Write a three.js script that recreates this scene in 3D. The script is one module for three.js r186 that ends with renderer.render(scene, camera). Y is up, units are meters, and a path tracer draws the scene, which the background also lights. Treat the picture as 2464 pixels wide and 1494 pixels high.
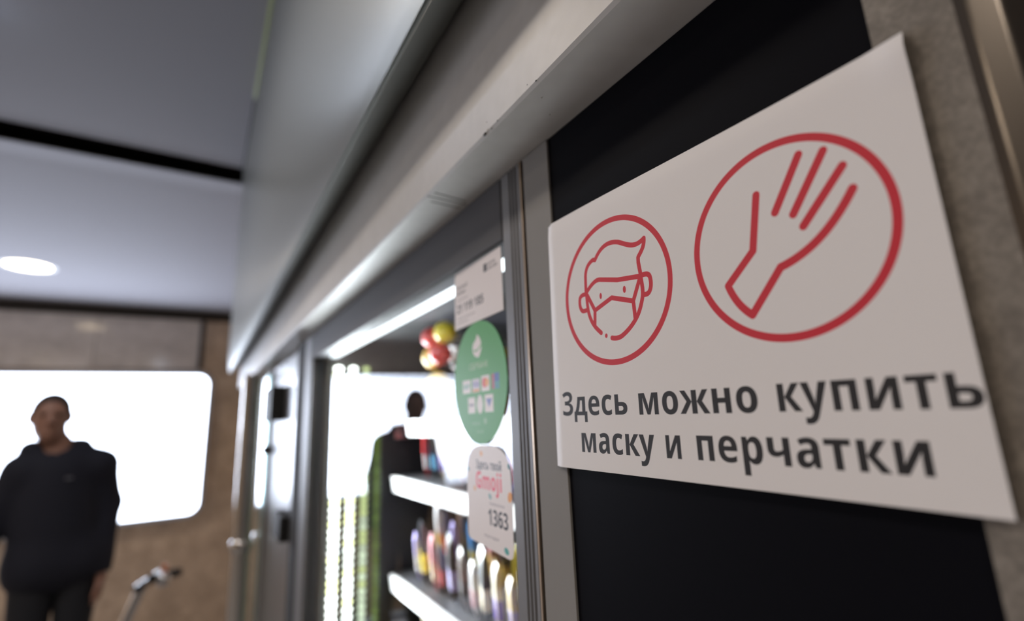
import * as THREE from 'three';
import { RectAreaLightUniformsLib } from 'three/addons/lights/RectAreaLightUniformsLib.js';
import { RoundedBoxGeometry } from 'three/addons/geometries/RoundedBoxGeometry.js';
import { MarchingCubes } from 'three/addons/objects/MarchingCubes.js';
import { mergeGeometries, mergeVertices, toCreasedNormals } from 'three/addons/utils/BufferGeometryUtils.js';

RectAreaLightUniformsLib.init();
const V3 = (x, y, z) => new THREE.Vector3(x, y, z);
const scene = new THREE.Scene();
scene.background = new THREE.Color(0x000000);

// ---------------------------------------------------------------- camera: 17 mm lens held close to the kiosk front
const camera = new THREE.PerspectiveCamera(2 * Math.atan(747 / 1164) * 180 / Math.PI, 2464 / 1494, 0.02, 60);
camera.filmGauge = 36;
camera.position.set(-0.262, 1.55, 0);
camera.rotation.order = 'YXZ';
camera.rotation.set(12.285 * Math.PI / 180, -32.736 * Math.PI / 180, -2.563 * Math.PI / 180);
camera.focus = 0.345;
camera.userData.fStop = 2.3;

const renderer = new THREE.WebGLRenderer({ antialias: true });
renderer.toneMapping = THREE.LinearToneMapping;
renderer.toneMappingExposure = 1.0;
renderer.shadowMap.enabled = true;
renderer.shadowMap.type = THREE.PCFSoftShadowMap;

// ---------------------------------------------------------------- light levels
const WARM = new THREE.Color().setRGB(1.0, 0.90, 0.81);
const COOL = new THREE.Color().setRGB(0.76, 0.84, 1.0);
const DOWNLIGHT = 7.8;          // candela of one ceiling downlight
const LIGHTBOX = 8;            // radiance of the big lightbox
const LED_BAR = 9;             // radiance of the lamps in the display cabinet

// ---------------------------------------------------------------- helpers
let seed = 7;
const rnd = () => { seed = (seed * 1664525 + 1013904223) % 4294967296; return seed / 4294967296; };
const taken = {};
const numbered = n => { taken[n] = (taken[n] || 0) + 1; return taken[n] === 1 ? n : `${n}_${String(taken[n] - 1).padStart(3, '0')}`; };
function shade(o) { o.castShadow = true; o.receiveShadow = true; return o; }
function part(name, geo, m, parent) { const o = shade(new THREE.Mesh(geo, m)); o.name = name; parent.add(o); return o; }
function thing(name, label, category, pos = [0, 0, 0], turn = 0, group) {
  const o = new THREE.Group(); o.name = numbered(name); o.position.set(...pos); o.rotation.y = turn;
  o.userData = { label, category }; if (group) o.userData.group = group; scene.add(o); return o;
}
function single(name, geo, m, label, category, group) {
  const o = part(numbered(name), geo, m, scene); o.userData = { label, category }; if (group) o.userData.group = group; return o;
}
function struct(name, geo, m, label, category) {
  const o = geo ? part(name, geo, m, scene) : new THREE.Group(); if (!geo) { o.name = name; scene.add(o); }
  o.userData = { kind: 'structure', label, category }; return o;
}
function bx(x0, x1, y0, y1, z0, z1, r = 0) {
  const w = x1 - x0, h = y1 - y0, d = z1 - z0;
  const g = r ? new RoundedBoxGeometry(w, h, d, 2, Math.min(r, w / 2.01, h / 2.01, d / 2.01)) : new THREE.BoxGeometry(w, h, d);
  if (!r) boxUV(g, w, h, d);
  g.translate((x0 + x1) / 2, (y0 + y1) / 2, (z0 + z1) / 2); return g;
}
function boxUV(g, w, h, d) {   // uv in metres
  const n = g.attributes.normal, p = g.attributes.position, uv = g.attributes.uv;
  for (let i = 0; i < p.count; i++) {
    const ax = Math.abs(n.getX(i)), ay = Math.abs(n.getY(i));
    if (ax > 0.5) uv.setXY(i, p.getZ(i), p.getY(i)); else if (ay > 0.5) uv.setXY(i, p.getX(i), p.getZ(i)); else uv.setXY(i, p.getX(i), p.getY(i));
  }
}
function tube(pts, r, seg = 24, rad = 10, closed = false) { return new THREE.TubeGeometry(new THREE.CatmullRomCurve3(pts.map(p => V3(...p)), closed, 'catmullrom', 0.1), seg, r, rad, closed); }
function cylBetween(a, b, r0, r1 = r0, rad = 16) {
  const A = V3(...a), B = V3(...b), L = A.distanceTo(B), g = new THREE.CylinderGeometry(r1, r0, L, rad);
  g.applyQuaternion(new THREE.Quaternion().setFromUnitVectors(V3(0, 1, 0), B.clone().sub(A).normalize()));
  g.translate((A.x + B.x) / 2, (A.y + B.y) / 2, (A.z + B.z) / 2); return g;
}
function lathe(pts, seg = 24) { return new THREE.LatheGeometry(pts.map(p => new THREE.Vector2(...p)), seg); }
// profile in (x, y) swept along z from z0 to z1; a closed solid
function extrudeZ(pts, z0, z1, bevel = 0) {
  const s = new THREE.Shape(pts.map(p => new THREE.Vector2(...p)));
  const g = new THREE.ExtrudeGeometry(s, { depth: z1 - z0, bevelEnabled: bevel > 0, bevelSize: bevel, bevelThickness: bevel, bevelSegments: 2, curveSegments: 12 });
  g.translate(0, 0, z0); return g;
}
function bez(p0, p1, p2, p3, n) { const out = []; for (let i = 0; i <= n; i++) { const t = i / n, a = 1 - t; out.push([0, 1].map(k => a * a * a * p0[k] + 3 * a * a * t * p1[k] + 3 * a * t * t * p2[k] + t * t * t * p3[k])); } return out; }
// value noise for textures
function lattice(n, s) { let q = s >>> 0; const a = new Float32Array(n * n); for (let i = 0; i < a.length; i++) { q = (Math.imul(q, 1664525) + 1013904223) >>> 0; a[i] = q / 4294967296; } return a; }
function noiseAt(a, n, x, y) {
  const xi = Math.floor(x), yi = Math.floor(y), fx = x - xi, fy = y - yi, sx = fx * fx * (3 - 2 * fx), sy = fy * fy * (3 - 2 * fy);
  const g = (i, j) => a[(((j % n) + n) % n) * n + (((i % n) + n) % n)];
  return (g(xi, yi) * (1 - sx) + g(xi + 1, yi) * sx) * (1 - sy) + (g(xi, yi + 1) * (1 - sx) + g(xi + 1, yi + 1) * sx) * sy;
}
function noiseTexture(size, octaves, col, srgb = true, s = 3) {   // octaves: [[cells across, weight, stretchY], ...]
  const L = octaves.map(([c, w, st], i) => [lattice(c, s + i * 31), c, w, st || 1]);
  const tot = L.reduce((t, l) => t + l[2], 0), d = new Uint8Array(size * size * 4);
  for (let j = 0; j < size; j++) for (let i = 0; i < size; i++) {
    let v = 0; for (const [a, c, w, st] of L) v += w * noiseAt(a, c, i / size * c, j / size * c * st); v /= tot;
    const [r, g, b] = col(v); const k = (j * size + i) * 4; d[k] = r; d[k + 1] = g; d[k + 2] = b; d[k + 3] = 255;
  }
  const t = new THREE.DataTexture(d, size, size); t.magFilter = THREE.LinearFilter; t.minFilter = THREE.LinearFilter;
  t.wrapS = t.wrapT = THREE.RepeatWrapping; if (srgb) t.colorSpace = THREE.SRGBColorSpace; t.needsUpdate = true; return t;
}
const mixc = (a, b) => v => { v = Math.min(1, Math.max(0, (v - 0.5) * 1.9 + 0.5)); return [0, 1, 2].map(k => a[k] + (b[k] - a[k]) * v); };
const grey = (a, b) => mixc([a, a, a], [b, b, b]);
function rep(t, s, s2 = s) { const c = t.clone(); c.repeat.set(s, s2); c.needsUpdate = true; return c; }
const std = (color, roughness, metalness = 0, extra = {}) => new THREE.MeshPhysicalMaterial({ color, roughness, metalness, ...extra });
const lin = (r, g, b) => new THREE.Color().setRGB(r, g, b);

// ---------------------------------------------------------------- materials
const T = {
  brush: noiseTexture(512, [[128, 2, 0.05], [256, 2, 0.02], [16, 1]], grey(110, 170), false),
  fine: noiseTexture(512, [[256, 2], [64, 2], [8, 1]], grey(90, 170), false),
  mottle: noiseTexture(512, [[220, 2], [96, 3], [24, 2], [6, 1]], mixc([112, 106, 99], [146, 139, 131])),
  stone: noiseTexture(512, [[6, 3], [16, 3], [48, 2], [128, 2]], mixc([160, 138, 115], [200, 176, 150])),
  greyStone: noiseTexture(512, [[6, 3], [20, 2], [64, 2]], mixc([180, 172, 164], [206, 198, 190])),
  floor: noiseTexture(512, [[12, 1], [64, 2], [200, 3]], mixc([112, 108, 104], [166, 160, 154])),
  paint: noiseTexture(512, [[5, 2], [20, 1], [90, 1]], mixc([187, 184, 180], [198, 195, 192])),
  cloth: noiseTexture(256, [[128, 2], [32, 1]], mixc([15, 16, 24], [23, 25, 34])),
};
const M = {
  ceiling: std(lin(0.245, 0.24, 0.26), 0.8, 0, { specularIntensity: 0.3, bumpMap: rep(T.fine, 0.7), bumpScale: 0.0004 }),
  cavity: std(lin(0.03, 0.026, 0.022), 0.9),
  stone: std(0xffffff, 0.16, 0, { map: rep(T.stone, 0.45) }),
  greyStone: std(0xffffff, 0.12, 0, { map: rep(T.greyStone, 0.45) }),
  plaster: std(lin(0.42, 0.38, 0.34), 0.8),
  floor: std(0xffffff, 0.45, 0, { map: rep(T.floor, 0.5) }),
  signMetal: std(lin(0.245, 0.255, 0.24), 0.36, 0.5, { bumpMap: rep(T.fine, 1.5), bumpScale: 0.0003 }),
  paint: std(0xffffff, 0.45, 0, { map: rep(T.paint, 1.3) }),
  frame: std(lin(0.20, 0.20, 0.21), 0.48, 0.25, { bumpMap: rep(T.brush, 12), bumpScale: 0.00004 }),
  mullion: std(lin(0.25, 0.24, 0.23), 0.6, 0, { specularIntensity: 0.3, bumpMap: rep(T.fine, 9), bumpScale: 0.00005 }),
  edgeMetal: std(lin(0.55, 0.44, 0.34), 0.3, 0.9),
  mottled: std(0xffffff, 0.5, 0.15, { map: rep(T.mottle, 6), bumpMap: rep(T.fine, 10), bumpScale: 0.00008 }),
  blackPanel: std(lin(0.0042, 0.0042, 0.0065), 0.6, 0, { specularIntensity: 0.1 }),
  black: std(lin(0.012, 0.012, 0.013), 0.6),
  rubber: std(lin(0.02, 0.02, 0.021), 0.8),
  chrome: std(lin(0.62, 0.60, 0.58), 0.16, 1),
  steel: std(lin(0.45, 0.45, 0.46), 0.28, 0.9),
  white: std(lin(0.8, 0.8, 0.8), 0.45),
  ledHousing: std(lin(0.06, 0.075, 0.05), 0.5),
  greenGlass: std(lin(0.36, 0.42, 0.16), 0.3),
  glass: new THREE.MeshPhysicalMaterial({ color: 0xffffff, roughness: 0.0, transmission: 1, thickness: 0, ior: 1.52 }),
  tealGlass: new THREE.MeshPhysicalMaterial({ color: lin(0.80, 0.92, 0.90), roughness: 0.05, transmission: 1, thickness: 0, ior: 1.52 }),
};

// ================================================================ THE ROOM
const ROOM = { x0: -5.6, x1: 1.6, z0: -9.3, z1: 6.0, h: 3.45 };
const DROP = -2.24, EDGE = -4.35;   // stairs lead down to a lower landing before the end wall
struct('floor', bx(ROOM.x0 - 0.2, ROOM.x1 + 0.2, -0.2, 0, EDGE, ROOM.z1 + 0.2), M.floor, 'speckled stone floor of the upper passage', 'floor');
struct('floor_1', bx(ROOM.x0 - 0.2, ROOM.x1 + 0.2, DROP - 0.2, DROP, ROOM.z0 - 0.25, EDGE), M.floor, 'speckled stone floor of the lower landing', 'floor');
{ const st = struct('floor_2', null, null, 'stone stairs down to the lower landing', 'stairs'); for (let i = 0; i < 13; i++) part('stair_step', bx(ROOM.x0, ROOM.x1, DROP, -0.16 * (i + 1), EDGE - 0.28 * (i + 1), EDGE - 0.28 * i), M.floor, st); }
struct('wall_2', bx(ROOM.x0 - 0.2, ROOM.x1 + 0.2, DROP, -0.2, EDGE, EDGE + 0.2), M.stone, 'stone riser wall under the upper floor', 'wall');
struct('wall_back', bx(ROOM.x0 - 0.2, ROOM.x1 + 0.2, DROP, 3.8, ROOM.z0 - 0.25, ROOM.z0), M.stone, 'polished brown stone end wall behind the glowing lightbox', 'wall');
struct('wall_left', bx(ROOM.x0 - 0.2, ROOM.x0, DROP, 3.8, ROOM.z0, ROOM.z1), M.stone, 'polished brown stone wall across the passage', 'wall');
struct('wall_front', bx(ROOM.x0 - 0.2, ROOM.x1 + 0.2, 0, 3.8, ROOM.z1, ROOM.z1 + 0.2), M.plaster, 'plastered wall closing the passage', 'wall');
struct('wall_right', bx(ROOM.x1, ROOM.x1 + 0.2, DROP, 3.8, ROOM.z0, ROOM.z1), M.stone, 'polished brown stone wall behind the kiosk', 'wall');
const SEAM = -3.84;
const ceiling = struct('ceiling', bx(ROOM.x0 - 0.2, ROOM.x1 + 0.2, 3.62, 3.8, ROOM.z0 - 0.2, ROOM.z1 + 0.2), M.cavity, 'satin grey metal panel ceiling with an open dark joint', 'ceiling');
{
  part('ceiling_panel', bx(ROOM.x0, ROOM.x1, 3.45, 3.47, SEAM, ROOM.z1), M.ceiling, ceiling);
  // the far panel: its near edge is rolled down into a lip
  const zs = [-3.99, -4.08, -4.17, -4.24, -4.30, -4.36], ys = [3.388, 3.408, 3.427, 3.440, 3.447, 3.45];
  const prof = zs.map((z, i) => [-z, ys[i]]).concat([[-ROOM.z0, 3.45], [-ROOM.z0, 3.462], [4.4, 3.462], [4.0, 3.402], [3.985, 3.396]]);
  const g2 = new THREE.BufferGeometry();
  const N = prof.length, pos = [], idx = [];
  for (const x of [ROOM.x0, ROOM.x1]) for (const [a, y] of prof) pos.push(x, y, -a);
  for (let i = 0; i < N; i++) { const j = (i + 1) % N; idx.push(i, N + i, j, j, N + i, N + j); }
  g2.setAttribute('position', new THREE.Float32BufferAttribute(pos, 3)); g2.setIndex(idx);
  const g3 = toCreasedNormals(g2, 0.5);
  const uv = []; for (let i = 0; i < g3.attributes.position.count; i++) uv.push(g3.attributes.position.getX(i), g3.attributes.position.getZ(i));
  g3.setAttribute('uv', new THREE.Float32BufferAttribute(uv, 2));
  part('ceiling_panel', g3, M.ceiling, ceiling);
}
// strip coloured as recess shadow where the end wall meets the ceiling, and the grey stone header above the lightbox
struct('trim_1', bx(ROOM.x0, ROOM.x1, 3.30, 3.45, ROOM.z0, ROOM.z0 + 0.05), M.cavity, 'dark strip coloured as recess shade between end wall and ceiling', 'trim');
{
  const h = struct('trim_2', null, null, 'polished grey stone header slabs above the lightbox', 'wall panel');
  for (let i = 0; i < 4; i++) part('stone_slab', bx(-0.36 - 1.3 * (i + 1) + 0.006, -0.36 - 1.3 * i, 2.50, 3.295, ROOM.z0, ROOM.z0 + 0.03, 0.004), M.greyStone, h);
  part('edge_strip', bx(-0.36, -0.30, 2.50, 3.28, ROOM.z0, ROOM.z0 + 0.045, 0.004), M.rubber, h);
}

// ---------------------------------------------------------------- ceiling downlights
function downlight(x, z, label) {
  const t = thing('ceiling_downlight', label, 'downlight', [x, ROOM.h, z], 0, 'round downlights in the ceiling');
  part('trim_ring', lathe([[0.205, -0.002], [0.235, -0.006], [0.242, -0.003], [0.242, 0.0], [0.2, 0.004], [0.2, -0.002], [0.205, -0.002]], 40), M.white, t);
  const glow = new THREE.MeshStandardMaterial({ color: 0x000000, emissive: lin(1, 0.80, 0.55), emissiveIntensity: 14 });
  part('lamp_diffuser', lathe([[0, -0.006], [0.12, -0.006], [0.2, -0.001], [0.203, 0.003], [0, 0.003]], 40), glow, t);
  const l = new THREE.SpotLight(WARM, DOWNLIGHT, 0, 1.35, 0.5, 2);
  l.position.set(x, ROOM.h - 0.03, z); l.target.position.set(x, 0, z); l.castShadow = true; l.shadow.radius = 8; l.shadow.mapSize.set(1024, 1024);
  l.name = 'downlight_lamp'; scene.add(l, l.target);
}
downlight(-2.04, -7.33, 'round warm downlight in the pale ceiling before the end wall');
downlight(-1.56, -1.55, 'round warm downlight above the kiosk front, close to the display window');
downlight(-3.79, -1.75, 'round warm downlight near the wall across from the display window');
downlight(-4.4, -7.3, 'round warm downlight above the far corner of the stairs');
downlight(-1.44, 1.6, 'round warm downlight in the passage beyond the kiosk end wall');
downlight(-3.79, 1.6, 'round warm downlight by the plastered wall closing the passage');

// ---------------------------------------------------------------- the lightbox on the end wall
function lightbox(w, h, r, pos, turn, label) {
  const t = thing('lightbox', label, 'lightbox', pos, turn);
  const rr = (w, h, r) => { const s = new THREE.Shape(), a = w / 2, b = h / 2; s.moveTo(-a + r, -b); s.lineTo(a - r, -b); s.absarc(a - r, -b + r, r, -Math.PI / 2, 0); s.lineTo(a, b - r); s.absarc(a - r, b - r, r, 0, Math.PI / 2); s.lineTo(-a + r, b); s.absarc(-a + r, b - r, r, Math.PI / 2, Math.PI); s.lineTo(-a, -b + r); s.absarc(-a + r, -b + r, r, Math.PI, Math.PI * 1.5); return s; };
  const fr = rr(w + 0.09, h + 0.09, r + 0.045); fr.holes.push(rr(w, h, r));
  part('frame', new THREE.ExtrudeGeometry(fr, { depth: 0.13, bevelEnabled: true, bevelSize: 0.006, bevelThickness: 0.006, bevelSegments: 2, curveSegments: 10 }), M.steel, t);
  const glow = new THREE.MeshStandardMaterial({ color: 0x000000, emissive: COOL, emissiveIntensity: LIGHTBOX });
  part('lightbox_screen', new THREE.ExtrudeGeometry(rr(w - 0.004, h - 0.004, r), { depth: 0.10, bevelEnabled: false, curveSegments: 10 }), glow, t);
  const l = new THREE.RectAreaLight(COOL, LIGHTBOX, w - 0.3, h - 0.3), d = V3(Math.sin(turn), 0, Math.cos(turn)), c = V3(...pos).addScaledVector(d, 0.12);
  l.position.copy(c); l.lookAt(c.clone().add(d)); l.name = 'lightbox_lamp'; scene.add(l);
}
lightbox(5.0, 2.08, 0.16, [-2.676, 1.365, ROOM.z0 + 0.007], 0, 'wide glowing white lightbox with rounded corners on the end wall');
// a linear ceiling lamp just beyond the left of the view: its cool streak lies on the fascia
{
  const t = thing('ceiling_batten', 'long white batten lamp on the ceiling in front of the fascia', 'batten lamp', [-1.30, ROOM.h, -2.2]);
  part('batten_body', bx(-0.07, 0.07, -0.05, -0.001, -0.66, 0.66, 0.006), M.white, t);
  part('lamp_diffuser', bx(-0.062, 0.062, -0.064, -0.05, -0.65, 0.65, 0.006), new THREE.MeshStandardMaterial({ color: 0x000000, emissive: COOL, emissiveIntensity: 10 }), t);
  const l = new THREE.RectAreaLight(COOL, 10, 0.12, 1.28); l.position.set(-1.30, ROOM.h - 0.07, -2.2); l.lookAt(-1.30, 0, -2.2); l.name = 'batten_lamp'; scene.add(l);
}

// ================================================================ THE KIOSK FRONT (front plane at x = 0)
const KZ1 = -0.021;   // near end of the kiosk
struct('trim_3', bx(0.30, ROOM.x1, 2.35, 3.62, -3.8, KZ1), M.plaster, 'bulkhead above the kiosk', 'bulkhead');
// sign fascia above the window: tall flat sheet whose foot is rolled inwards
{
  const t = thing('sign_fascia', 'tall satin grey metal fascia with rolled lower edge above the kiosk window', 'fascia');
  const outer = [[-0.128, 3.449], [-0.128, 2.9]].concat(bez([-0.128, 2.22], [-0.128, 2.07], [-0.126, 1.98], [-0.112, 1.925], 22), [[-0.064, 1.975]]);
  const inner = outer.map(([x, y], i) => { const a = outer[Math.max(0, i - 1)], b = outer[Math.min(outer.length - 1, i + 1)], dx = b[0] - a[0], dy = b[1] - a[1], L = Math.hypot(dx, dy); return [x - dy / L * 0.006, y + dx / L * 0.006]; }).reverse();
  const g = toCreasedNormals(extrudeZ(outer.concat(inner), -3.83, 0.4), 0.6);
  part('rolled_sheet', g, M.signMetal, t);
  part('end_plate', extrudeZ([...outer, [-0.03, 1.99], [-0.03, 3.449]], -3.842, -3.831), M.steel, t);
  part('top_strip', bx(-0.140, -0.129, 3.41, 3.449, -2.85, 0.4, 0.002), M.greenGlass, t).userData.label = 'yellow green edge strip under the ceiling';
  part('top_strip', bx(-0.136, -0.129, 3.41, 3.449, -3.83, -2.86, 0.002), M.rubber, t);
}
// shutter box: painted casing that hides the roller
{
  const t = thing('shutter_box', 'long pale painted shutter casing with chipped lower edge above the window', 'shutter box');
  const zA = -3.75, zB = KZ1;
  const prof = [[-0.0545, 2.32], [-0.0545, 1.8125], [-0.0520, 1.8100], [0.0, 1.8100], [0.10, 1.8100], [0.10, 2.32]];
  const casing = part('casing', toCreasedNormals(extrudeZ(prof, zA, zB), 0.3), M.paint, t);
  // paint chips and scratches: small bits of bare metal and dark scars
  const chipM = std(lin(0.05, 0.045, 0.04), 0.7), flakeM = std(lin(0.45, 0.42, 0.38), 0.6);
  const chip = (x, y, z, s, m, name) => { const g = new THREE.IcosahedronGeometry(s, 1); const p = g.attributes.position; for (let i = 0; i < p.count; i++) { const k = 0.6 + 0.7 * Math.abs(Math.sin(p.getX(i) * 9100 + p.getY(i) * 5300 + p.getZ(i) * 7700)); p.setXYZ(i, p.getX(i) * k * 0.35, p.getY(i) * k * 0.6, p.getZ(i) * k); } g.computeVertexNormals(); g.translate(x, y, z); part(name, g, m, casing); };
  chip(-0.0542, 1.812, -0.357, 0.0026, chipM, 'paint_chip'); chip(-0.0545, 1.8128, -0.351, 0.0018, flakeM, 'paint_flake'); chip(-0.0538, 1.8112, -0.345, 0.0011, chipM, 'paint_chip');
  chip(-0.0545, 1.8122, -0.333, 0.0010, chipM, 'paint_chip'); chip(-0.0545, 1.822, -0.352, 0.0008, chipM, 'paint_chip'); chip(-0.0545, 1.8122, -0.272, 0.0011, chipM, 'paint_chip');
  chip(-0.0545, 1.8166, -0.284, 0.0007, chipM, 'paint_chip'); chip(-0.04, 1.8099, -0.285, 0.0012, flakeM, 'paint_flake'); chip(-0.02, 1.8099, -0.30, 0.0007, chipM, 'paint_chip');
  for (const [z, a, x0, x1] of [[-0.492, 0.10, -0.05, -0.006], [-0.500, 0.02, -0.0535, -0.001], [-0.513, 0.05, -0.044, -0.004]]) { const g = bx(x0, x1, 1.8096, 1.8101, -0.0006, 0.0006); g.rotateY(a); g.translate(0, 0, z); part('scratch', g, chipM, casing); }
}
// lower parapet of the kiosk body and its side wall
struct('wall_1', bx(0.0, 0.6, 0, 0.779, -1.72, KZ1 - 0.025), M.mullion, 'grey base of the kiosk below the window', 'wall');
struct('wall_3', bx(0.104, 0.9, 0, 2.35, KZ1 - 0.018, KZ1 - 0.001), M.mullion, 'grey end wall of the kiosk', 'wall');

// window frame with the display cabinet behind it
const cab = thing('display_window', 'grey metal framed kiosk display window with ribbed right jamb', 'window');
{
  // right jamb, ribbed: profile in (z, x) swept upwards
  const ribs = [[-0.4215, 0.020], [-0.4215, 0.004], [-0.4185, 0.0]];
  for (let z = -0.404; z < -0.386; z += 0.006) ribs.push([z, 0.0], [z + 0.0012, 0.0022], [z + 0.0030, 0.0022], [z + 0.0042, 0.0]);
  ribs.push([-0.3835, 0.0], [-0.3815, 0.002], [-0.3815, 0.020]);
  const s = new THREE.Shape(ribs.map(([z, x]) => new THREE.Vector2(z, -x)));
  const g = new THREE.ExtrudeGeometry(s, { depth: 1.029, bevelEnabled: false }); // (z, -x, height)
  const p = g.attributes.position; for (let i = 0; i < p.count; i++) p.setXYZ(i, -p.getY(i), 0.78 + p.getZ(i), p.getX(i));
  g.computeVertexNormals(); const jg = toCreasedNormals(g, 0.3);
  { const uv = []; for (let i = 0; i < jg.attributes.position.count; i++) uv.push(jg.attributes.position.getY(i), jg.attributes.position.getZ(i)); jg.setAttribute('uv', new THREE.Float32BufferAttribute(uv, 2)); }
  part('jamb', jg, M.frame, cab);
  part('jamb_edge', bx(-0.0008, 0.018, 0.78, 1.809, -0.3815, -0.3788, 0.0006), M.edgeMetal, cab).userData.label = 'bare copper coloured edge of the jamb';
  part('gasket', bx(0.003, 0.02, 0.78, 1.809, -0.3788, -0.3745), M.rubber, cab);
  part('top_rail', bx(0.0, 0.035, 1.737, 1.809, -1.52, -0.4215, 0.0015), std(lin(0.09, 0.088, 0.094), 0.6, 0, { specularIntensity: 0.3 }), cab);  // shade under the shutter box painted in: darker than the frame metal
  part('bottom_rail', bx(0.0, 0.035, 0.78, 0.84, -1.52, -0.4215, 0.0015), M.frame, cab);
  part('end_post', bx(-0.004, 0.045, 0.78, 1.809, -1.72, -1.60, 0.004), M.rubber, cab);
  part('end_jamb', bx(0.0, 0.045, 0.78, 1.809, -1.60, -1.52, 0.002), M.frame, cab);
  part('inner_bead', bx(0.002, 0.012, 0.84, 1.737, -1.52, -1.495, 0.003), M.frame, cab);
  // the pane stands slightly askew in its frame
  const pane = part('glass_pane', new THREE.PlaneGeometry(1.11, 0.90), M.glass, cab);
  pane.rotation.y = -Math.PI / 2 - 1.4 * Math.PI / 180; pane.position.set(0.0055 + 0.555 * Math.sin(1.4 * Math.PI / 180), 1.288, -0.4215 - 0.555 * Math.cos(1.4 * Math.PI / 180));
  // cabinet lining
  part('back_panel', bx(0.56, 0.58, 0.78, 1.805, -1.5, -0.39), M.black, cab);
  part('end_panel', bx(0.047, 0.56, 0.78, 1.805, -1.5, -1.46), M.black, cab);
  part('end_liner', bx(0.040, 0.0465, 0.84, 1.737, -1.49, -1.455, 0.001), std(lin(0.12, 0.115, 0.105), 0.6), cab);
  part('side_panel', bx(0.035, 0.56, 0.78, 1.805, -0.40, -0.385), M.black, cab);
  part('roof_panel', bx(0.035, 0.56, 1.79, 1.805, -1.46, -0.40), M.black, cab);
  part('floor_panel', bx(0.035, 0.56, 0.78, 0.80, -1.46, -0.40), M.black, cab);
  const screw = part('screw_head', new THREE.SphereGeometry(0.012, 16, 10), M.chrome, cab); screw.position.set(0.055, 1.205, -1.455); screw.scale.set(1, 1, 0.4);
}
// black panel between mullions, end strip and rounded corner
{
  const t = thing('facade_panel', 'black facade panel framed by grey mullions beside the display window', 'panel');
  part('panel', bx(0.0015, 0.02, 0.78, 1.809, -0.334, -0.071), M.blackPanel, t);
  part('mullion', bx(-0.0005, 0.02, 0.78, 1.809, -0.3745, -0.3325, 0.0008), M.mullion, t);
  part('end_strip', bx(-0.0015, 0.02, 0.78, 1.809, -0.0735, -0.0435), M.mottled, t).userData.label = 'mottled grey end strip';
  const pts = []; const R = 0.022; for (let i = 0; i <= 14; i++) { const a = i / 14 * Math.PI / 2; pts.push([-0.0435 + R * Math.sin(a), -0.0015 + R - R * Math.cos(a)]); }
  pts.push([-0.0435 + R, 0.06], [-0.0435, 0.06]);
  const g = new THREE.ExtrudeGeometry(new THREE.Shape(pts.map(([z, x]) => new THREE.Vector2(z, -x))), { depth: 1.029, bevelEnabled: false });
  const p = g.attributes.position; for (let i = 0; i < p.count; i++) p.setXYZ(i, -p.getY(i), 0.78 + p.getZ(i), p.getX(i));
  part('rounded_corner', toCreasedNormals(g, 0.4), std(lin(0.24, 0.21, 0.18), 0.24, 0.9), t).userData.label = 'shiny rounded metal corner';
}

// ================================================================ PRINTED THINGS
function canvasTex(w, h, draw) {
  const c = document.createElement('canvas'); c.width = w; c.height = h; const k = c.getContext('2d'); draw(k, w, h);
  const t = new THREE.CanvasTexture(c); t.colorSpace = THREE.SRGBColorSpace; t.anisotropy = 8; return t;
}
function word(k, text, x0, x1, base, size, font = 'bold', face = 'sans-serif') {   // a word squeezed to run from x0 to x1 on its baseline
  k.save(); k.font = `${font} 200px ${face}`; const w = k.measureText(text).width; k.translate(x0, base); k.scale((x1 - x0) / w, size / 200); k.fillText(text, 0, 0); k.restore();
}
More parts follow.
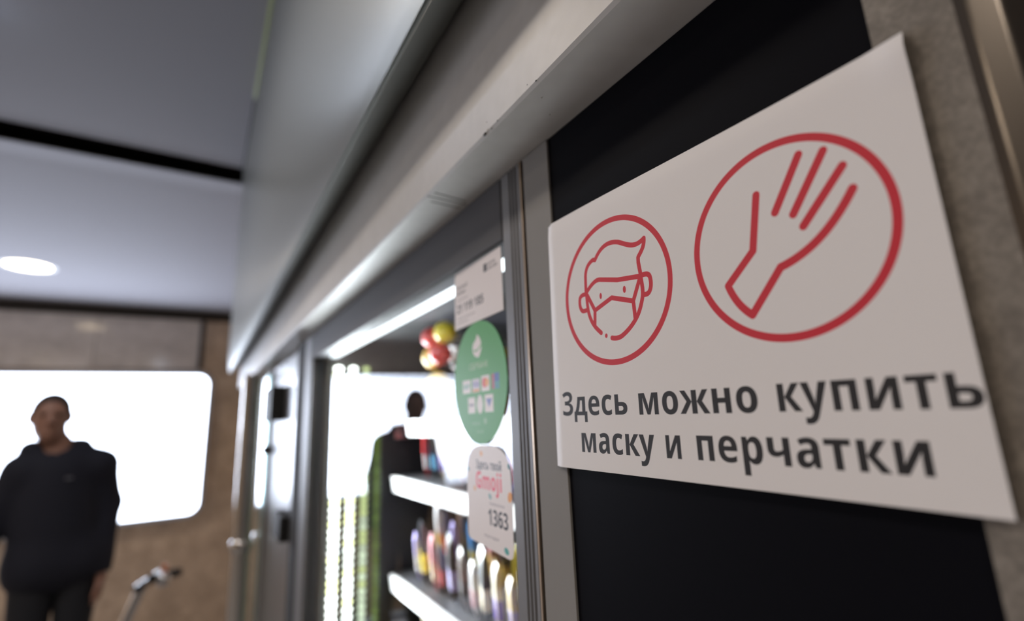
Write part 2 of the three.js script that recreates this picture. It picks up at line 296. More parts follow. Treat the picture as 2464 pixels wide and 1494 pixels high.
// a sheet through four corners (top left, top right, bottom right, bottom left), with an outline and a lift off the wall
function sheet(c, nu, nv, lift) {
  const g = new THREE.PlaneGeometry(1, 1, nu, nv), p = g.attributes.position, uv = g.attributes.uv;
  for (let i = 0; i < p.count; i++) {
    const u = uv.getX(i), v = 1 - uv.getY(i), q = [0, 1, 2].map(k => (c[0][k] * (1 - u) + c[1][k] * u) * (1 - v) + (c[3][k] * (1 - u) + c[2][k] * u) * v);
    p.setXYZ(i, q[0] + lift(u, v), q[1], q[2]);
  }
  g.computeVertexNormals(); return g;
}
const sm = (a, b, x) => { const t = Math.min(1, Math.max(0, (x - a) / (b - a))); return t * t * (3 - 2 * t); };
{
  const RED = '#cc2435', INK = '#1d1a1b';
  const tex = canvasTex(2048, 1552, (k, W, H) => {
    k.fillStyle = '#e6e2e1'; k.fillRect(0, 0, W, H);
    k.setTransform(W / 2.97, 0, 0, H / 2.10, 0, 0);
    k.strokeStyle = RED; k.fillStyle = RED; k.lineCap = 'round'; k.lineJoin = 'round';
    const ring = (x0, x1, y0, y1, w) => { k.lineWidth = w; k.beginPath(); k.ellipse((x0 + x1) / 2, (y0 + y1) / 2, (x1 - x0) / 2 - w / 2, (y1 - y0) / 2 - w / 2, 0, 0, Math.PI * 2); k.stroke(); };
    ring(0.27, 1.475, 0.21, 1.335, 0.042); ring(1.662, 2.83, 0.222, 1.337, 0.044);
    const smooth = (pts, w) => { k.lineWidth = w; k.beginPath(); k.moveTo(...pts[0]); for (let i = 1; i < pts.length - 1; i++) { const m = [(pts[i][0] + pts[i + 1][0]) / 2, (pts[i][1] + pts[i + 1][1]) / 2]; k.quadraticCurveTo(...pts[i], ...m); } k.lineTo(...pts[pts.length - 1]); k.stroke(); };
    const poly = (pts, w) => { k.lineWidth = w; k.beginPath(); pts.forEach((p, i) => i ? k.lineTo(...p) : k.moveTo(...p)); k.stroke(); };
    // hand
    const hw = 0.046;
    k.lineWidth = hw; k.beginPath(); k.moveTo(2.141, 0.49); k.lineTo(2.074, 0.801); k.lineTo(1.885, 0.965); k.quadraticCurveTo(1.925, 1.09, 2.018, 1.160); k.lineTo(2.222, 0.935); k.bezierCurveTo(2.39, 0.90, 2.52, 0.81, 2.643, 0.647); k.stroke();
    poly([[2.413, 0.364], [2.237, 0.628]], hw); poly([[2.539, 0.399], [2.336, 0.672]], hw); poly([[2.616, 0.516], [2.379, 0.752]], hw);
    // face with mask
    const fw = 0.036;
    k.lineWidth = fw; k.beginPath(); k.moveTo(0.556, 0.73); k.lineTo(0.562, 0.60); k.quadraticCurveTo(0.575, 0.505, 0.672, 0.488); k.lineTo(0.696, 0.495); k.bezierCurveTo(0.76, 0.42, 0.85, 0.38, 0.985, 0.432); k.bezierCurveTo(1.09, 0.485, 1.15, 0.525, 1.246, 0.478); k.bezierCurveTo(1.245, 0.545, 1.20, 0.57, 1.174, 0.60); k.lineTo(1.172, 0.635); k.lineTo(1.186, 0.735); k.stroke();
    k.beginPath(); k.moveTo(0.56, 0.735); k.quadraticCurveTo(0.63, 0.675, 0.70, 0.662); k.lineTo(0.73, 0.663); k.lineTo(0.94, 0.712); k.lineTo(1.186, 0.740); k.stroke();
    smooth([[1.186, 0.738], [1.265, 0.725], [1.282, 0.82], [1.25, 0.88], [1.193, 0.877]], fw);
    smooth([[0.555, 0.744], [0.477, 0.735], [0.462, 0.815], [0.49, 0.875], [0.55, 0.874]], fw);
    smooth([[0.562, 0.746], [0.565, 0.86], [0.595, 0.955], [0.645, 1.022], [0.715, 1.078]], fw);
    smooth([[0.836, 1.133], [0.905, 1.15], [1.0, 1.11], [1.075, 1.06], [1.135, 1.0], [1.172, 0.93], [1.196, 0.86], [1.185, 0.75]], fw);
    poly([[0.562, 0.74], [0.657, 0.894], [0.862, 0.833], [1.091, 0.901], [1.172, 0.755]], fw);
    poly([[0.657, 0.894], [0.645, 1.015]], fw); poly([[1.091, 0.901], [1.097, 1.025]], fw);
    for (const [x, y, a, b] of [[0.737, 0.795, 0.014, 0.024], [1.008, 0.799, 0.016, 0.026], [0.772, 1.108, 0.015, 0.017]]) { k.beginPath(); k.ellipse(x, y, a, b, 0, 0, 7); k.fill(); }
    k.fillStyle = INK;
    const S = 0.262;
    word(k, 'Здесь', 0.142, 0.957, 1.690, S); word(k, 'можно', 1.042, 1.992, 1.693, S); word(k, 'купить', 2.078, 2.972, 1.690, S);
    word(k, 'маску', 0.372, 1.182, 1.967, S); word(k, 'и', 1.262, 1.422, 1.967, S); word(k, 'перчатки', 1.510, 2.765, 1.965, S);
  });
  const t = new THREE.MeshPhysicalMaterial({ map: tex, roughness: 0.62 });
  // stuck at its left and upper edge, standing off a few millimetres elsewhere
  const g = sheet([[-0.0010, 1.720, -0.337], [-0.0042, 1.714, -0.0612], [-0.0042, 1.504, -0.0632], [-0.0010, 1.507, -0.344]], 90, 60,
    (u, v) => -0.0030 * sm(0, 0.035, u) * (1 - sm(0.12, 0.9, u)) * 1.0 - 0.0007 * sm(0, 0.06, v) + 0.0022 * (1 - sm(0, 0.035, v)) * sm(0.1, 0.9, u) - 0.0016 * sm(0.93, 1, u) * (1 - sm(0, 0.14, v)));
  single('paper_sign', g, t, 'white paper sign with red mask and hand icons and black Russian text', 'sign');
}
// stickers on the pane: each follows the askew glass
const paneX = z => 0.0042 + Math.max(0, -0.4215 - z) * Math.tan(1.4 * Math.PI / 180);
function sticker(name, shape, tex, z0, z1, y0, y1, label, category, rough = 0.5) {
  const w = z1 - z0, h = y1 - y0, g = new THREE.ExtrudeGeometry(shape, { depth: 0.0004, bevelEnabled: false, curveSegments: 24 });
  const p = g.attributes.position, uv = g.attributes.uv;
  for (let i = 0; i < p.count; i++) { const sx = p.getX(i), sy = p.getY(i), d = p.getZ(i), z = z0 + sx * w; uv.setXY(i, sx, sy); p.setXYZ(i, paneX(z) - d, y0 + sy * h, z); }
  g.computeVertexNormals();
  return single(name, g, new THREE.MeshPhysicalMaterial({ map: tex, roughness: rough }), label, category);
}
const poly01 = pts => new THREE.Shape(pts.map(p => new THREE.Vector2(...p)));
{
  const tagTex = canvasTex(512, 310, (k, W, H) => {
    k.fillStyle = '#e4dbd9'; k.fillRect(0, 0, W, H); k.fillStyle = '#3a3538';
    k.fillRect(338, 40, 34, 40); k.fillStyle = '#6a6365'; k.font = 'bold 22px sans-serif'; k.fillText('МЕТРО', 380, 58); k.fillText('МОСКВА', 380, 80);
    k.fillStyle = '#56504f'; k.font = 'bold 26px sans-serif'; k.fillText('Торговый', 30, 96); k.fillText('автомат', 30, 126); k.fillStyle = '#8d8583'; k.font = '18px sans-serif'; k.fillText('номер объекта', 34, 160);
    k.fillStyle = '#2e2a2c'; word(k, '21 119 185', 30, 330, 226, 62); k.fillStyle = '#8d8583'; k.font = '18px sans-serif'; k.fillText('телефон горячей линии', 34, 262); k.fillText('круглосуточно', 34, 284);
  });
  sticker('number_sticker', poly01([[0, 0], [1, 0.02], [0.99, 1], [0.02, 1]]), tagTex, -0.556, -0.4305, 1.660, 1.734, 'white rectangular number sticker with grey print above the green sticker', 'sticker');
  const oval = new THREE.Shape(); oval.moveTo(0.5, 1); oval.bezierCurveTo(0.80, 1, 1, 0.78, 1, 0.50); oval.bezierCurveTo(1, 0.26, 0.80, 0.0, 0.52, 0); oval.bezierCurveTo(0.22, 0, 0, 0.24, 0, 0.5); oval.bezierCurveTo(0, 0.78, 0.2, 1, 0.5, 1);
  const ovalTex = canvasTex(512, 560, (k, W, H) => {
    k.fillStyle = '#3f9a3c'; k.fillRect(0, 0, W, H);
    k.fillStyle = '#e8ddda'; k.beginPath(); k.moveTo(250, 60); k.bezierCurveTo(300, 80, 310, 140, 262, 170); k.bezierCurveTo(200, 165, 190, 110, 225, 92); k.bezierCurveTo(240, 86, 250, 76, 250, 60); k.fill();
    k.strokeStyle = '#3f9a3c'; k.lineWidth = 7; k.beginPath(); k.moveTo(215, 130); k.quadraticCurveTo(250, 150, 296, 110); k.stroke();
    k.fillStyle = '#b9c6a4'; word(k, 'СБЕРБАНК', 165, 350, 222, 44, '');
    const card = (x, y, w, h, c) => { k.fillStyle = c; k.fillRect(x, y, w, h); };
    card(92, 266, 84, 62, '#e6dedb'); k.fillStyle = '#3d9a86'; word(k, 'МИР', 100, 168, 308, 34);
    card(192, 266, 76, 62, '#d5cfd8'); k.fillStyle = '#4a4aa8'; word(k, 'VISA', 198, 262, 302, 30); k.fillStyle = '#e0a060'; k.fillRect(196, 314, 68, 12);
    card(284, 258, 76, 70, '#e6dedb'); k.fillStyle = '#e0483f'; k.beginPath(); k.arc(314, 290, 22, 0, 7); k.fill(); k.fillStyle = '#eaa04a'; k.beginPath(); k.arc(336, 290, 18, 0, 7); k.fill();
    k.fillStyle = '#b04a5a'; k.fillRect(380, 258, 30, 66); k.fillStyle = '#3f62a6'; k.fillRect(404, 256, 42, 40); k.fillStyle = '#3d8f9a'; k.fillRect(404, 292, 42, 32);
    card(146, 350, 72, 72, '#e6dedb'); k.fillStyle = '#8a8590'; k.fillRect(156, 378, 50, 12);
    k.fillStyle = '#e6dedb'; k.beginPath(); k.ellipse(264, 384, 30, 42, 0, 0, 7); k.fill();
    card(310, 344, 78, 76, '#e6dedb'); k.fillStyle = '#6a78b4'; k.beginPath(); k.moveTo(322, 362); k.lineTo(378, 362); k.lineTo(350, 400); k.fill();
    k.fillStyle = 'rgba(200,205,190,0.55)'; k.font = '26px sans-serif'; k.fillText('оплата', 180, 476); k.beginPath(); k.arc(310, 458, 14, 0, 7); k.fill(); k.font = '20px sans-serif'; k.fillText('картой', 226, 510);
  });
  sticker('card_payment_sticker', oval, ovalTex, -0.560, -0.4285, 1.5205, 1.6605, 'green oval card payment sticker on the glass', 'sticker');
  const card = new THREE.Shape(); { const r = 0.42, rb = 0.12; card.moveTo(0.1, 0.04); card.lineTo(0.9, 0); card.quadraticCurveTo(1, 0, 1, rb); card.lineTo(1, 1 - r * 0.75); card.bezierCurveTo(1, 0.95, 0.8, 1, 1 - r, 1); card.lineTo(r, 1); card.bezierCurveTo(0.2, 1, 0, 0.95, 0, 1 - r * 0.75); card.lineTo(0, rb); card.quadraticCurveTo(0, 0.04, 0.1, 0.04); }
  const cardTex = canvasTex(512, 512, (k, W, H) => {
    k.fillStyle = '#ebe3e2'; k.fillRect(0, 0, W, H);
    k.fillStyle = '#3a3944'; word(k, 'Здесь твой', 120, 420, 120, 62);
    k.fillStyle = '#ee4a66'; word(k, 'Gmoji', 112, 420, 220, 118);
    k.fillStyle = '#8f8890'; k.font = '22px sans-serif'; k.fillText('Номер', 270, 290); k.fillText('магазина', 340, 290);
    k.fillStyle = '#1f1d24'; word(k, '1363', 250, 470, 386, 106);
    k.fillStyle = '#8f8890'; k.font = '22px sans-serif'; k.fillText('получи подарок', 200, 450);
    const blob = (x, y, a, b, c, r) => { k.fillStyle = c; k.beginPath(); k.ellipse(x, y, a, b, r, 0, 7); k.fill(); };
    blob(190, 42, 16, 14, '#eeb27a', 0.4); blob(500, 90, 18, 14, '#4d8f95', 0); blob(18, 130, 16, 12, '#6fa4ae', 0.3); blob(100, 225, 14, 14, '#f0b98a', 0); blob(494, 232, 20, 26, '#eba04a', 0.5); blob(280, 250, 18, 12, '#86b3b6', 0.6); blob(440, 480, 24, 15, '#4ba5a0', 0.2);
  });
  sticker('gift_card_sticker', card, cardTex, -0.530, -0.4295, 1.413, 1.5195, 'white rounded promotional sticker with pink lettering and number 1363', 'sticker');
}

// ================================================================ INSIDE THE DISPLAY CABINET
const LEDW = lin(0.86, 0.95, 1.0);
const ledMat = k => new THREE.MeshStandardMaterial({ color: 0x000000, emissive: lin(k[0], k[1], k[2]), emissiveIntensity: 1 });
{
  // light bar under the top rail
  const t = thing('led_bar', 'bright white light bar under the top rail inside the display window', 'light bar', [0.052, 1.760, -0.95]);
  part('housing', bx(-0.012, 0.012, 0.0, 0.014, -0.50, 0.52, 0.002), M.white, t);
  part('lamp_diffuser', bx(-0.010, 0.010, -0.024, 0.0, -0.50, 0.515, 0.003), ledMat([2.6, 2.9, 3.0]), t);
  const l = new THREE.RectAreaLight(LEDW, LED_BAR * 1.2, 1.0, 0.03); l.position.set(0.068, 1.742, -0.95); l.lookAt(0.36, 1.30, -0.95); l.name = 'led_bar_lamp'; scene.add(l);
}
const beadGeo = new THREE.SphereGeometry(0.0075, 10, 7);
function ledStripOrReflection(x, z, k, label, bw, y0, y1) {  // also builds added glowing columns standing in for the strip reflections in the glazing
  const t = thing('led_strip_or_reflection', label, 'led strip', [x, y0, z]);
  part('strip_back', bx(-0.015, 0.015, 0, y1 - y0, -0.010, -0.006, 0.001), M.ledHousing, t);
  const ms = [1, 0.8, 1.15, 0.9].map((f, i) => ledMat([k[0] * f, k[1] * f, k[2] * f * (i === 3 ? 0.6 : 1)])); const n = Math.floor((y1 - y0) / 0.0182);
  for (let i = 0; i < n; i++) { const b = part('led_bead_or_reflection', beadGeo, ms[Math.floor(rnd() * 4)], t); b.position.set(0, 0.009 + i * 0.0182, 0); b.scale.set(bw, 1.0, 0.6); }
}
ledStripOrReflection(0.066, -1.447, [9, 9.6, 9.4], 'white led strip nearest the pane on the cabinet end panel', 1.7, 0.84, 1.72);
ledStripOrReflection(0.107, -1.447, [6.0, 6.5, 6.2], 'added white reflection of the led strip, second column from the pane on the cabinet end panel', 1.6, 0.84, 1.72);
ledStripOrReflection(0.145, -1.447, [1.1, 1.35, 1.0], 'added pale green white reflection of the led strip, third column from the pane', 1.35, 0.84, 1.72);
ledStripOrReflection(0.181, -1.447, [0.16, 0.25, 0.06], 'added dim green reflection of the led strip, column farthest from the pane', 1.15, 0.84, 1.56);
{ const l = new THREE.RectAreaLight(LEDW, LED_BAR * 7, 0.10, 0.85); l.position.set(0.09, 1.28, -1.435); l.lookAt(0.16, 1.28, 0); l.name = 'led_strip_lamp'; scene.add(l); }

function shelf(y, label, z0) {
  const t = thing('cabinet_shelf', label, 'shelf');
  part('shelf_board', bx(0.23, 0.55, y - 0.008, y, -1.455, -0.405, 0.001), std(lin(0.07, 0.07, 0.075), 0.4), t);
  part('price_rail', toCreasedNormals(extrudeZ([[0.218, y + 0.002], [0.230, y + 0.002], [0.232, y - 0.038], [0.224, y - 0.04]], z0, -0.41), 0.5), M.white, t);
  part('bracket', bx(0.235, 0.5, y - 0.05, y - 0.008, -1.453, -1.445, 0.002), M.steel, t);
}
shelf(1.549, 'upper black cabinet shelf with white price rail holding the lollipop stand', -1.31);
shelf(1.393, 'middle black cabinet shelf with white price rail', -1.43);
shelf(1.132, 'lower black cabinet shelf with white price rail', -1.44);

// wrapped snack bars, upright and leaning: flat pillow with crimped ends
function pillow(w, h, d) {
  const g = new THREE.BoxGeometry(w, h, d, 4, 10, 2), p = g.attributes.position;
  for (let i = 0; i < p.count; i++) { const y = p.getY(i) / h * 2, a = Math.abs(y), k = a > 0.82 ? Math.max(0.06, (1 - a) / 0.18 * 0.25) : Math.sqrt(Math.max(0, 1 - Math.pow(a / 0.9, 4))) * 0.75 + 0.25; p.setZ(i, p.getZ(i) * k); p.setX(i, p.getX(i) * (a > 0.82 ? 1.0 : 0.93)); }
  g.computeVertexNormals(); g.translate(0, h / 2, 0); return g;
}
const COL = { white: [0.85, 0.82, 0.82], red: [0.62, 0.05, 0.05], pink: [0.80, 0.38, 0.42], blue: [0.05, 0.30, 0.70], sky: [0.20, 0.58, 0.85], yellow: [0.85, 0.68, 0.05], gold: [0.80, 0.52, 0.10], purple: [0.16, 0.06, 0.55], lilac: [0.55, 0.48, 0.85], green: [0.20, 0.65, 0.06], brown: [0.10, 0.05, 0.03], dark: [0.015, 0.015, 0.02], cream: [0.85, 0.72, 0.48] };
const wrap = {}; for (const k in COL) wrap[k] = std(lin(...COL[k]), 0.28, 0, { clearcoat: 0.5, clearcoatRoughness: 0.2 });
const barGeo = [pillow(0.026, 0.145, 0.016), pillow(0.022, 0.125, 0.014), pillow(0.030, 0.165, 0.018)];
const bandGeo = [0, 1, 2].map(i => { const s = [[0.0245, 0.05, 0.0166], [0.0207, 0.045, 0.0146], [0.0284, 0.055, 0.0186]][i]; const g = new RoundedBoxGeometry(...s, 2, 0.004); g.translate(0, [0.05, 0.043, 0.058][i], 0); return g; });
const usedLabels = {};
function snack(x, y, z, a, b, kind, lean, where) {
  let label = `${a} wrapped snack bar with ${b} band ${where}`;
  const t = thing('snack_bar', label, 'snack bar', [x, y, z], Math.PI / 2 - 0.25, 'wrapped snack bars in the display cabinet');
  part('wrapper', barGeo[kind], wrap[a], t); part('label_band', bandGeo[kind], wrap[b], t);
  t.rotation.order = 'YXZ'; t.rotation.z = lean; t.rotation.x = -0.12;
}
const bright = ['white', 'pink', 'lilac', 'red', 'cream', 'sky', 'blue', 'yellow', 'gold', 'purple'], dull = ['dark', 'brown'];
function snackRow(x, y, where, firsts, n, shift) {   // bright wrappers stand between dark ones; no pair of colours twice in a row
  const used = new Set();
  for (let i = 0; i < n; i++) {
    let a = firsts[i] || (i % 2 ? dull[i % 4 === 1 ? 0 : 1] : bright[Math.floor(rnd() * bright.length)]), b, tries = 0;
    do { b = (i % 2 ? [...bright, ...dull] : bright)[Math.floor(rnd() * (i % 2 ? 12 : 10))]; if (++tries > 30) a = bright[tries % 10]; } while (b === a || used.has(a + b));
    used.add(a + b);
    snack(x, y, -1.37 + i * (0.86 / n) + (rnd() - 0.5) * 0.010 + shift, a, b, n === 15 ? 1 : (i * 7 + n) % 3, 0.20 + rnd() * 0.14, where);
  }
}
snackRow(0.300, 1.396, 'on the middle shelf', ['red', 'dark', 'cream'], 15, 0.012);
snackRow(0.345, 1.165, 'in the raised back row of the lower shelf', ['white', 'dark', 'lilac', 'brown', 'blue', 'dark', 'pink', 'dark', 'yellow'], 17, 0);
snackRow(0.272, 1.136, 'in the front row of the lower shelf', ['lilac', 'dark', 'pink', 'dark', 'dark', 'brown', 'white', 'dark', 'cream', 'gold', 'dark', 'dark', 'purple'], 16, 0.02);
snackRow(0.305, 0.939, 'in the tray below the lower shelf', ['cream', 'dark', 'white', 'dark', 'gold', 'brown', 'white', 'dark', 'blue'], 17, 0.01);
{
  const t = thing('display_riser', 'black step that lifts the back row of snack bars on the lower shelf', 'riser'); part('step', bx(0.30, 0.37, 1.134, 1.164, -1.42, -0.42, 0.002), M.black, t);
  const u = thing('display_tray', 'black tray of snack bars below the lower shelf', 'tray'); part('tray_base', bx(0.235, 0.45, 0.905, 0.928, -1.42, -0.42, 0.003), M.black, u); part('tray_lip', bx(0.228, 0.236, 0.905, 0.955, -1.42, -0.42, 0.002), M.black, u);
  for (const z of [-1.40, -0.44]) part('foot', bx(0.25, 0.43, 0.80, 0.905, z, z + 0.01), M.black, u);
}
// lollipop stand
{
  const cz = -1.10, cx = 0.30;
  const t = thing('lollipop_stand', 'black tiered lollipop stand on the upper cabinet shelf', 'stand', [cx, 1.551, cz]);
  part('stand_base', lathe([[0, 0], [0.06, 0], [0.062, 0.006], [0.02, 0.012], [0, 0.012]], 28), M.black, t);
  part('stand_pole', cylBetween([0, 0.01, 0], [0, 0.215, 0], 0.008), M.black, t);
  for (const y of [0.062, 0.132, 0.184]) part('tier_disc', lathe([[0.008, y], [0.05, y], [0.051, y + 0.004], [0.008, y + 0.005]], 28), M.black, t);
  const pops = [[0, 0.085, 2.75, 'white'], [0, 0.085, 3.9, 'red'], [0, 0.085, 4.9, 'yellow'], [0, 0.085, 1.6, 'gold'], [1, 0.155, 2.9, 'white'], [1, 0.155, 4.1, 'gold'], [1, 0.155, 5.0, 'red'], [1, 0.155, 1.8, 'blue'], [2, 0.206, 3.0, 'white'], [2, 0.206, 4.2, 'red'], [2, 0.206, 5.2, 'yellow']];
  const tier = ['lowest', 'middle', 'top'];
  for (const [k, y, a, c] of pops) {
    const dx = Math.sin(a), dz = Math.cos(a);
    const o = thing('lollipop', `round ${c === 'gold' ? 'golden' : c} lollipop in the ${tier[k]} tier of the stand`, 'lollipop', [cx, 1.551, cz], 0, 'lollipops on the stand');
    const s = 0.028; const b = part('candy', new THREE.SphereGeometry(s, 20, 14), wrap[c], o); b.position.set(dx * 0.085, y - 0.002, dz * 0.085);
    const w = part('wrapper_collar', new THREE.ConeGeometry(0.012, 0.022, 14), wrap[c], o); w.position.set(dx * 0.056, y - 0.008, dz * 0.056); w.quaternion.setFromUnitVectors(V3(0, 1, 0), V3(-dx, -0.2, -dz).normalize());
    part('stick', cylBetween([dx * 0.045, y - 0.018, dz * 0.045], [dx * 0.07, y - 0.006, dz * 0.07], 0.0024, 0.0024, 8), M.white, o);
  }
}
// one big red and white round sweet box beside the stand, and green cartons next to the jamb
{
  const t = thing('sweet_tin', 'round red sweet tin with white band beside the lollipop stand', 'tin', [0.262, 1.551, -0.93]);
  part('tin_body', lathe([[0, 0], [0.046, 0], [0.05, 0.005], [0.05, 0.12], [0.046, 0.125], [0, 0.125]], 32), wrap.red, t);
  part('paper_band', lathe([[0.0503, 0.045], [0.0508, 0.046], [0.0508, 0.085], [0.0503, 0.086]], 32), wrap.white, t);
  part('lid', lathe([[0, 0.125], [0.052, 0.122], [0.053, 0.126], [0.053, 0.14], [0.05, 0.144], [0, 0.145]], 32), wrap.gold, t);
  const where = ['on the upper cabinet shelf', 'on the middle cabinet shelf', 'on the lower cabinet shelf'];
  [[1.551, 0.2], [1.395, 0.11], [1.135, 0.21]].forEach(([y, h], i) => {
    const c = thing('green_carton', `tall bright green carton with white panel beside the jamb ${where[i]}`, 'carton', [0.262, y, -0.455], 0, 'green cartons beside the jamb');
    part('carton_body', new RoundedBoxGeometry(0.055, h, 0.06, 2, 0.002).translate(0, h / 2, 0), wrap.green, c);
    part('print_panel', bx(-0.0285, -0.0277, h * 0.35, h * 0.7, -0.024, 0.024), wrap.white, c);
  });
}

// ================================================================ BEYOND THE WINDOW: steel door leaf, hinges and posts
{
  const t = thing('steel_door', 'polished steel kiosk door leaf with black hinge blocks beyond the window', 'door', [0, 0, 0]);
  const leaf = part('door_leaf', bx(0.006, 0.03, 0.05, 1.80, -2.42, -1.722, 0.003), std(lin(0.34, 0.34, 0.345), 0.3, 0.8), t);
  part('door_stile', bx(-0.006, 0.034, 0.05, 1.80, -2.46, -2.42, 0.003), M.steel, t);
  part('hinge', bx(-0.045, 0.006, 1.570, 1.70, -2.24, -2.02, 0.006), M.black, leaf);
  part('hinge', bx(-0.030, 0.006, 1.20, 1.275, -1.90, -1.74, 0.006), M.black, leaf);
  part('lock_knob', new THREE.SphereGeometry(0.02, 16, 12).translate(-0.012, 1.455, -2.36), M.black, leaf);
  const u = thing('glass_screen', 'narrow greenish glass screen clamped between steel posts', 'glass screen');
  part('pane', bx(-0.012, -0.004, 0.10, 1.78, -2.62, -2.47, 0.001), M.tealGlass, u);
  part('clamp', bx(-0.02, 0.004, 0.06, 0.10, -2.60, -2.49, 0.002), M.steel, u);
  const post = (x, z, r, label) => {
    const p = thing('steel_post', label, 'post', [x, 0, z], 0, 'steel posts beside the kiosk door');
    part('shaft', lathe([[0, 0], [r, 0], [r, 1.78], [r * 0.9, 1.79], [0, 1.79]], 32), M.chrome, p);
    part('collar', lathe([[r, 1.03], [r + 0.006, 1.036], [r + 0.010, 1.055], [r + 0.006, 1.074], [r, 1.08]], 32), M.chrome, p);
    part('floor_plate', lathe([[0, 0.0], [r + 0.025, 0.0], [r + 0.025, 0.006], [r, 0.012]], 32), M.steel, p);
  };
  post(-0.068, -2.55, 0.037, 'shiny steel post standing clear of the kiosk door');
  post(0.020, -2.66, 0.030, 'shiny steel post behind the glass screen');
}

// ================================================================ PEOPLE
// distance to a tapered capsule
function cap(p, a, b, ra, rb) {
  const bax = b[0] - a[0], bay = b[1] - a[1], baz = b[2] - a[2], px = p[0] - a[0], py = p[1] - a[1], pz = p[2] - a[2];
  const h = Math.min(1, Math.max(0, (px * bax + py * bay + pz * baz) / (bax * bax + bay * bay + baz * baz + 1e-9)));
  return Math.hypot(px - bax * h, py - bay * h, pz - baz * h) - (ra + (rb - ra) * h);
}
const ell = (p, c, r) => { const x = (p[0] - c[0]) / r[0], y = (p[1] - c[1]) / r[1], z = (p[2] - c[2]) / r[2], k = Math.hypot(x, y, z); return (k - 1) * Math.min(...r); };
const smin = (a, b, k) => { const h = Math.max(k - Math.abs(a - b), 0) / k; return Math.min(a, b) - h * h * k * 0.25; };
function meshField(fn, c, half, n) {   // marching cubes over a cube of half-size `half` round c
  const mc = new MarchingCubes(n, new THREE.MeshBasicMaterial(), false, false, 160000); mc.isolation = 0; mc.reset();
  const hs = n / 2, f = mc.field;
  for (let k = 0; k < n; k++) for (let j = 0; j < n; j++) for (let i = 0; i < n; i++) f[i + j * n + k * n * n] = -fn([c[0] + (i - hs) / hs * half, c[1] + (j - hs) / hs * half, c[2] + (k - hs) / hs * half]);
  mc.update(); const cnt = mc.count, g = new THREE.BufferGeometry(), P = new Float32Array(cnt * 3);
  for (let i = 0; i < cnt; i++) for (let q = 0; q < 3; q++) P[i * 3 + q] = c[q] + mc.positionArray[i * 3 + q] * half;
  g.setAttribute('position', new THREE.BufferAttribute(P, 3)); const w = mergeVertices(g, 1e-5); w.computeVertexNormals();
  // face outwards
  const pa = w.attributes.position, na = w.attributes.normal; let s = 0; for (let i = 0; i < pa.count; i += 17) { const e = 0.004, p = [pa.getX(i), pa.getY(i), pa.getZ(i)]; s += Math.sign(fn([p[0] + na.getX(i) * e, p[1] + na.getY(i) * e, p[2] + na.getZ(i) * e])); }
  if (s < 0) { const ix = w.index.array; for (let i = 0; i < ix.length; i += 3) { const t = ix[i]; ix[i] = ix[i + 1]; ix[i + 1] = t; } w.computeVertexNormals(); }
  return w;
}
function fingers(hand, dir, side) { // five finger chains that hang and curl
  const out = []; const L = [[-0.032, 0.062, 0.0085], [-0.011, 0.074, 0.009], [0.011, 0.070, 0.009], [0.032, 0.056, 0.008]];
  for (const [o, l, r] of L) { const b = [hand[0] + 0.004 * side, hand[1] - 0.045, hand[2] + o]; const m = [b[0] + 0.004 * -side, b[1] - l * 0.55, b[2] + 0.004]; const e = [m[0] - 0.022 * side, m[1] - l * 0.40, m[2] + 0.003]; out.push([b, m, r, r * 0.95], [m, e, r * 0.95, r * 0.8]); }
  const t0 = [hand[0] - 0.006 * side, hand[1] - 0.005, hand[2] + 0.038], t1 = [t0[0] - 0.012 * side, t0[1] - 0.035, t0[2] + 0.022], t2 = [t1[0] - 0.008 * side, t1[1] - 0.03, t1[2] + 0.004];
  out.push([t0, t1, 0.012, 0.0105], [t1, t2, 0.0105, 0.009]); return out;
}
